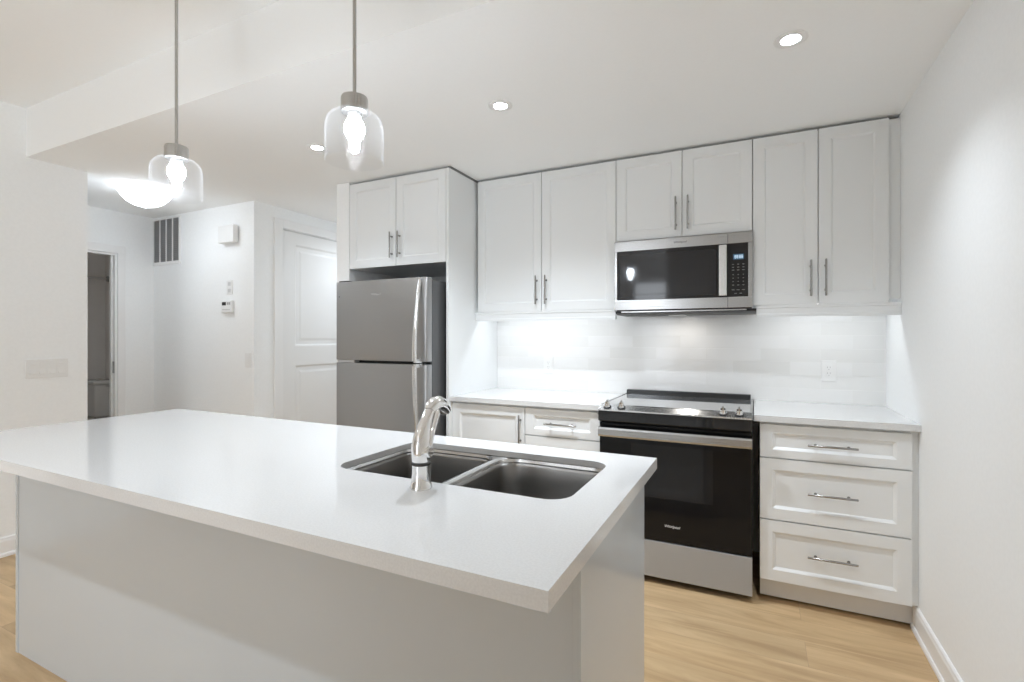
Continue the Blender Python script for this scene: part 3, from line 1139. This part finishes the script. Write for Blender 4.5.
# lever on the right flank of the body
mb = MB()
mb.tube([(fx + 0.016, fy, 1.006), (fx + 0.0265, fy, 1.006), (fx + 0.0295, fy, 1.006)], [0.0145, 0.0145, 0.0115], 20)
mb.tube([(fx + 0.022, fy + 0.001, 1.008), (fx + 0.0215, fy + 0.012, 1.036), (fx + 0.0185, fy + 0.030, 1.066), (fx + 0.014, fy + 0.050, 1.092), (fx + 0.011, fy + 0.058, 1.100)], [0.0075, 0.0065, 0.0062, 0.0068, 0.0045], 14)
mb.build('lever', 'chrome', th, True)


# ---------------------------------------------------------------- pendants
def pendant(x, y, label):
    th = thing('pendant_lamp', label, 'lamp', (x, y, ZL), 'glass pendant lamps over the island')
    MB().lathe([(0.0, ZL - 0.026), (0.058, ZL - 0.025), (0.062, ZL - 0.018), (0.062, ZL - 0.0005)], (x, y, 0), 32).build('canopy', 'nickel', th, True)
    MB().tube([(x, y, ZL - 0.024), (x, y, 2.008)], 0.0056, 12).build('rod', 'nickel', th, True)
    MB().lathe([(0.0, 2.0135), (0.030, 2.013), (0.0375, 2.010), (0.0395, 2.004), (0.0395, 1.9635), (0.0, 1.9635)], (x, y, 0), 32).build('cap', 'nickel', th, True)
    # thin glass drum with rounded shoulder, open below
    pr = [(0.034, 1.963), (0.048, 1.9625), (0.062, 1.959), (0.073, 1.951), (0.081, 1.939), (0.0855, 1.923), (0.0862, 1.904), (0.0862, 1.8205), (0.0860, 1.8178), (0.0845, 1.8165), (0.0828, 1.8178), (0.0826, 1.8205), (0.0836, 1.825), (0.0838, 1.904),
          (0.0832, 1.922), (0.079, 1.937), (0.0715, 1.9485), (0.061, 1.9565), (0.0475, 1.9600), (0.034, 1.9605)]
    MB().lathe(pr, (x, y, 0), 48, close=True).build('glass_shade', 'glass', th, True)
    MB().lathe([(0.0, 1.9633), (0.020, 1.9633), (0.020, 1.949), (0.017, 1.946), (0.0, 1.946)], (x, y, 0), 24).build('socket', 'white', th, True)
    MB().lathe([(0.0, 1.9458), (0.014, 1.9456), (0.023, 1.939), (0.0285, 1.927), (0.0300, 1.914), (0.0285, 1.902), (0.023, 1.891), (0.0165, 1.882), (0.0145, 1.872), (0.0140, 1.856), (0.0120, 1.848), (0.007, 1.844), (0.0, 1.8425)], (x, y, 0), 24).build('bulb', 'bulb', th, True)


pendant(-2.608, -2.2, 'glass pendant lamp at left, hanging over the far end of the island')
pendant(-1.722, -2.2, 'glass pendant lamp hanging above the sink half of the island')

# ---------------------------------------------------------------- ceiling lights
for x, y, pw, cone, lab in ((-0.5225, -1.245, 0.36, 118, 'recessed ceiling light nearest the right wall'), (-1.722, -1.245, 1.05, 126, 'recessed ceiling light in the middle, above the left wall cabinet'), (-2.912, -1.245, 0.34, 116, 'recessed ceiling light partly behind the sink pendant shade'),
                      (-3.76, 0.35, 0.26, 160, 'added unseen recessed ceiling light in the side passage, behind the refrigerator niche wall'),  # unseen lamp added to brighten the passage wall and door
                      (-3.35, -3.65, P_LIVING / P_CAN, 114, 'added unseen recessed living room ceiling light nearest the left wall'),  # unseen living room lamps, added to light the island front and left wall
                      (-1.72, -3.65, P_LIVING / P_CAN, 114, 'added unseen recessed living room ceiling light nearest the right wall')):
    zc = ZL if y < YBULK else ZC
    th = thing('recessed_light', lab, 'light', (x, y, zc), 'recessed ceiling lights')
    MB().lathe([(0.0565, zc - 0.0002), (0.0565, zc - 0.003), (0.048, zc - 0.0062), (0.034, zc - 0.0045), (0.0305, zc - 0.0002)], (x, y, 0), 40, close=True).build('trim_ring', 'white', th, True)
    MB().lathe([(0.0, zc - 0.0035), (0.0295, zc - 0.003), (0.0295, zc - 0.0003), (0.0, zc - 0.0003)], (x, y, 0), 32).build('lens', 'lens', th, True)
    spot_light('can_light', (0, 0, -0.012), P_CAN * pw, cone, th, COOL)

th = thing('flush_mount_light', 'round white glass flush-mount ceiling light in the hallway', 'light', (-4.68, -1.22, ZC))
x, y = -4.68, -1.22
MB().lathe([(0.0, ZC - 0.018), (0.155, ZC - 0.018), (0.160, ZC - 0.012), (0.160, ZC - 0.0005), (0.0, ZC - 0.0005)], (x, y, 0), 40).build('base', 'white', th, True)
MB().lathe([(0.0, ZC - 0.135), (0.035, ZC - 0.132), (0.075, ZC - 0.121), (0.115, ZC - 0.098), (0.148, ZC - 0.062), (0.168, ZC - 0.028), (0.170, ZC - 0.0185), (0.0, ZC - 0.0185)], (x, y, 0), 48).build('glass_dome', 'dome', th, True)
MB().lathe([(0.0, ZC - 0.150), (0.007, ZC - 0.147), (0.008, ZC - 0.140), (0.005, ZC - 0.1345), (0.0, ZC - 0.1345)], (x, y, 0), 16).build('finial', 'white', th, True)
area_light('dome_light', (0, 0, -0.16), 0.25, P_FLUSH, (0, 0, 0), None, COOL, th, True)

# ---------------------------------------------------------------- things on the walls
# return-air grille
th = thing('air_vent', 'large grey louvred return-air grille near the ceiling in the hallway', 'vent', (-5.385, YB, 1.945))
gx0, gx1, gz0, gz1 = -5.616, -5.205, 1.945, 2.368
mb = MB()
mb.box(gx0, gx0 + 0.010, YB - 0.010, YB - 0.0003, gz0, gz1)
mb.box(gx1 - 0.022, gx1, YB - 0.010, YB - 0.0003, gz0, gz1)
mb.box(gx0 + 0.010, gx1 - 0.022, YB - 0.010, YB - 0.0003, gz0, gz0 + 0.028)
mb.box(gx0 + 0.010, gx1 - 0.022, YB - 0.010, YB - 0.0003, gz1 - 0.012, gz1)
cw = (gx1 - 0.022 - gx0 - 0.010) / 4
for k in range(1, 4):
    xx = gx0 + 0.010 + cw * k
    mb.box(xx - 0.0045, xx + 0.0045, YB - 0.010, YB - 0.0003, gz0 + 0.028, gz1 - 0.012)
mb.build('frame', 'trim', th)
MB().box(gx0 + 0.010, gx1 - 0.022, YB - 0.0015, YB - 0.0003, gz0 + 0.028, gz1 - 0.012).build('backing', 'grille', th)
for k in range(4):
    mb = MB()
    xa = gx0 + 0.010 + cw * k + (0.0045 if k else 0)
    xb = gx0 + 0.010 + cw * (k + 1) - (0.0045 if k < 3 else 0)
    n = 22
    for j in range(n):
        z = gz0 + 0.030 + (gz1 - gz0 - 0.044) * (j + 0.3) / n
        mb.prism([(YB - 0.0085, z), (YB - 0.002, z + 0.009), (YB - 0.002, z + 0.0105), (YB - 0.0085, z + 0.0015)], 0, xa, xb)
    mb.build('louvre_bank', 'grille', th)

# door chime box
th = thing('door_chime', 'small white chime box high on the hallway wall', 'chime', (-4.52, YB, 2.06))
mb = MB()
mb.box(-4.62, -4.425, YB - 0.055, YB - 0.007, 2.062, 2.205, 0.008, 3)
mb.build('cover', 'white', th)
MB().box(-4.605, -4.44, YB - 0.0065, YB - 0.0003, 2.075, 2.192).build('back_plate', 'lightgrey', th)


def plate(th, cx, cz, wd, ht, y=YB):
    return MB().box(cx - wd / 2, cx + wd / 2, y - 0.006, y - 0.0003, cz - ht / 2, cz + ht / 2, 0.002).build('plate', 'white', th)


# sensor plate above thermostat
th = thing('wall_control', 'narrow white control plate on the hallway wall just above the thermostat', 'switch', (-4.541, YB, 1.645), 'wall plates of the hallway')
plate(th, -4.541, 1.702, 0.075, 0.117)
MB().box(-4.558, -4.524, YB - 0.009, YB - 0.006, 1.715, 1.745, 0.001).build('button', 'lightgrey', th)
MB().box(-4.558, -4.524, YB - 0.009, YB - 0.006, 1.660, 1.690, 0.001).build('button', 'lightgrey', th)
th = thing('thermostat', 'white thermostat with small dark screen on the hallway wall', 'thermostat', (-4.55, YB, 1.49))
MB().box(-4.615, -4.485, YB - 0.028, YB - 0.0003, 1.492, 1.592, 0.006, 3).build('case', 'white', th)
MB().box(-4.603, -4.553, YB - 0.0288, YB - 0.0278, 1.553, 1.580).build('screen', 'darkmat', th)
MB().box(-4.540, -4.520, YB - 0.0295, YB - 0.028, 1.557, 1.577, 0.001).build('button', 'grey', th)
MB().box(-4.515, -4.498, YB - 0.0295, YB - 0.028, 1.557, 1.577, 0.001).build('button', 'grey', th)
MB().box(-4.600, -4.500, YB - 0.0292, YB - 0.028, 1.515, 1.522).build('slot', 'lightgrey', th)
th = thing('light_switch', 'single white rocker switch low on the hallway wall near its corner', 'switch', (-4.313, YB, 1.05), 'wall plates of the hallway')
plate(th, -4.313, 1.105, 0.072, 0.116)
MB().box(-4.331, -4.295, YB - 0.009, YB - 0.006, 1.072, 1.138, 0.002).build('rocker', 'white', th)

# four-gang switch on the left wall
th = thing('light_switch', 'wide white multi-rocker switch plate on the left wall', 'switch', (XL, -1.81, 1.04))
MB().box(XL + 0.0003, XL + 0.006, -1.914, -1.706, 1.038, 1.154, 0.002).build('plate', 'white', th)
for k in range(4):
    yy = -1.881 + k * 0.0473
    MB().prism([(XL + 0.0058, 1.062), (XL + 0.0110, 1.063), (XL + 0.0075, 1.096), (XL + 0.0085, 1.129), (XL + 0.0058, 1.130)], 1, yy - 0.0165, yy + 0.0165).build('rocker', 'white', th)


def outlet(label, cx, cz):
    th = thing('power_outlet', label, 'outlet', (cx, -0.008, cz - 0.0585), 'power outlets on the backsplash')
    y = -0.008
    MB().box(cx - 0.037, cx + 0.037, y - 0.006, y - 0.0003, cz - 0.0585, cz + 0.0585, 0.002).build('plate', 'white', th)
    fc = MB().box(cx - 0.0165, cx + 0.0165, y - 0.0085, y - 0.006, cz - 0.0335, cz + 0.0335, 0.001).build('receptacle', 'white', th)
    for s in (-1, 1):
        mb = MB()
        for dx in (-0.0062, 0.0062):
            mb.box(cx + dx - 0.0012, cx + dx + 0.0012, y - 0.0088, y - 0.0085, cz + s * 0.0165 - 0.001, cz + s * 0.0165 + 0.0075)
        mb.tube([(cx, y - 0.0084, cz + s * 0.0165 - 0.0085), (cx, y - 0.0088, cz + s * 0.0165 - 0.0085)], 0.0024, 10)
        mb.build('slots', 'grey', fc)


outlet('white power outlet on the backsplash right of the stove', -0.265, 1.100)
outlet('white power outlet on the backsplash left of the stove', -1.972, 1.092)

# ---------------------------------------------------------------- bathroom glimpse
th = thing('toilet', 'white toilet seen through the bathroom doorway', 'toilet', (-7.39, -0.45, 0.008))
tx = -7.39
MB().box(tx - 0.185, tx + 0.185, -0.405, -0.19, 0.40, 0.765, 0.02, 3).build('tank', 'ceramic', th, True)
MB().box(tx - 0.198, tx + 0.198, -0.425, -0.175, 0.7655, 0.803, 0.010, 3).build('tank_lid', 'ceramic', th, True)


def oval(cx, cy, rx, ry, z, n=28):
    return [(cx + rx * cos(2 * pi * k / n), cy + ry * sin(2 * pi * k / n), z) for k in range(n)]


MB().loft([oval(tx, -0.50, 0.12, 0.24, 0.008), oval(tx, -0.50, 0.11, 0.22, 0.12), oval(tx, -0.56, 0.14, 0.27, 0.26), oval(tx, -0.61, 0.18, 0.29, 0.36), oval(tx, -0.62, 0.185, 0.295, 0.398)]).build('bowl', 'ceramic', th, True)
MB().loft([oval(tx, -0.64, 0.188, 0.232, 0.3985), oval(tx, -0.64, 0.190, 0.235, 0.41), oval(tx, -0.64, 0.185, 0.230, 0.425)]).build('seat_lid', 'ceramic', th, True)
MB().box(tx + 0.186, tx + 0.200, -0.30, -0.22, 0.735, 0.752, 0.003).build('flush_lever', 'chrome', th)
th = thing('shower_rod', 'thin chrome shower rod high on the bathroom wall', 'rod', (-7.52, -0.12, 1.98))
MB().tube([(-7.52, -0.1205, 1.98), (-7.52, -1.7495, 1.98)], 0.0125, 14).build('rod', 'chrome', th, True)
for ya, yb in ((-0.1205, -0.140), (-1.7495, -1.73)):
    MB().tube([(-7.52, ya, 1.98), (-7.52, yb, 1.98)], 0.032, 18).build('flange', 'gold', th, True)
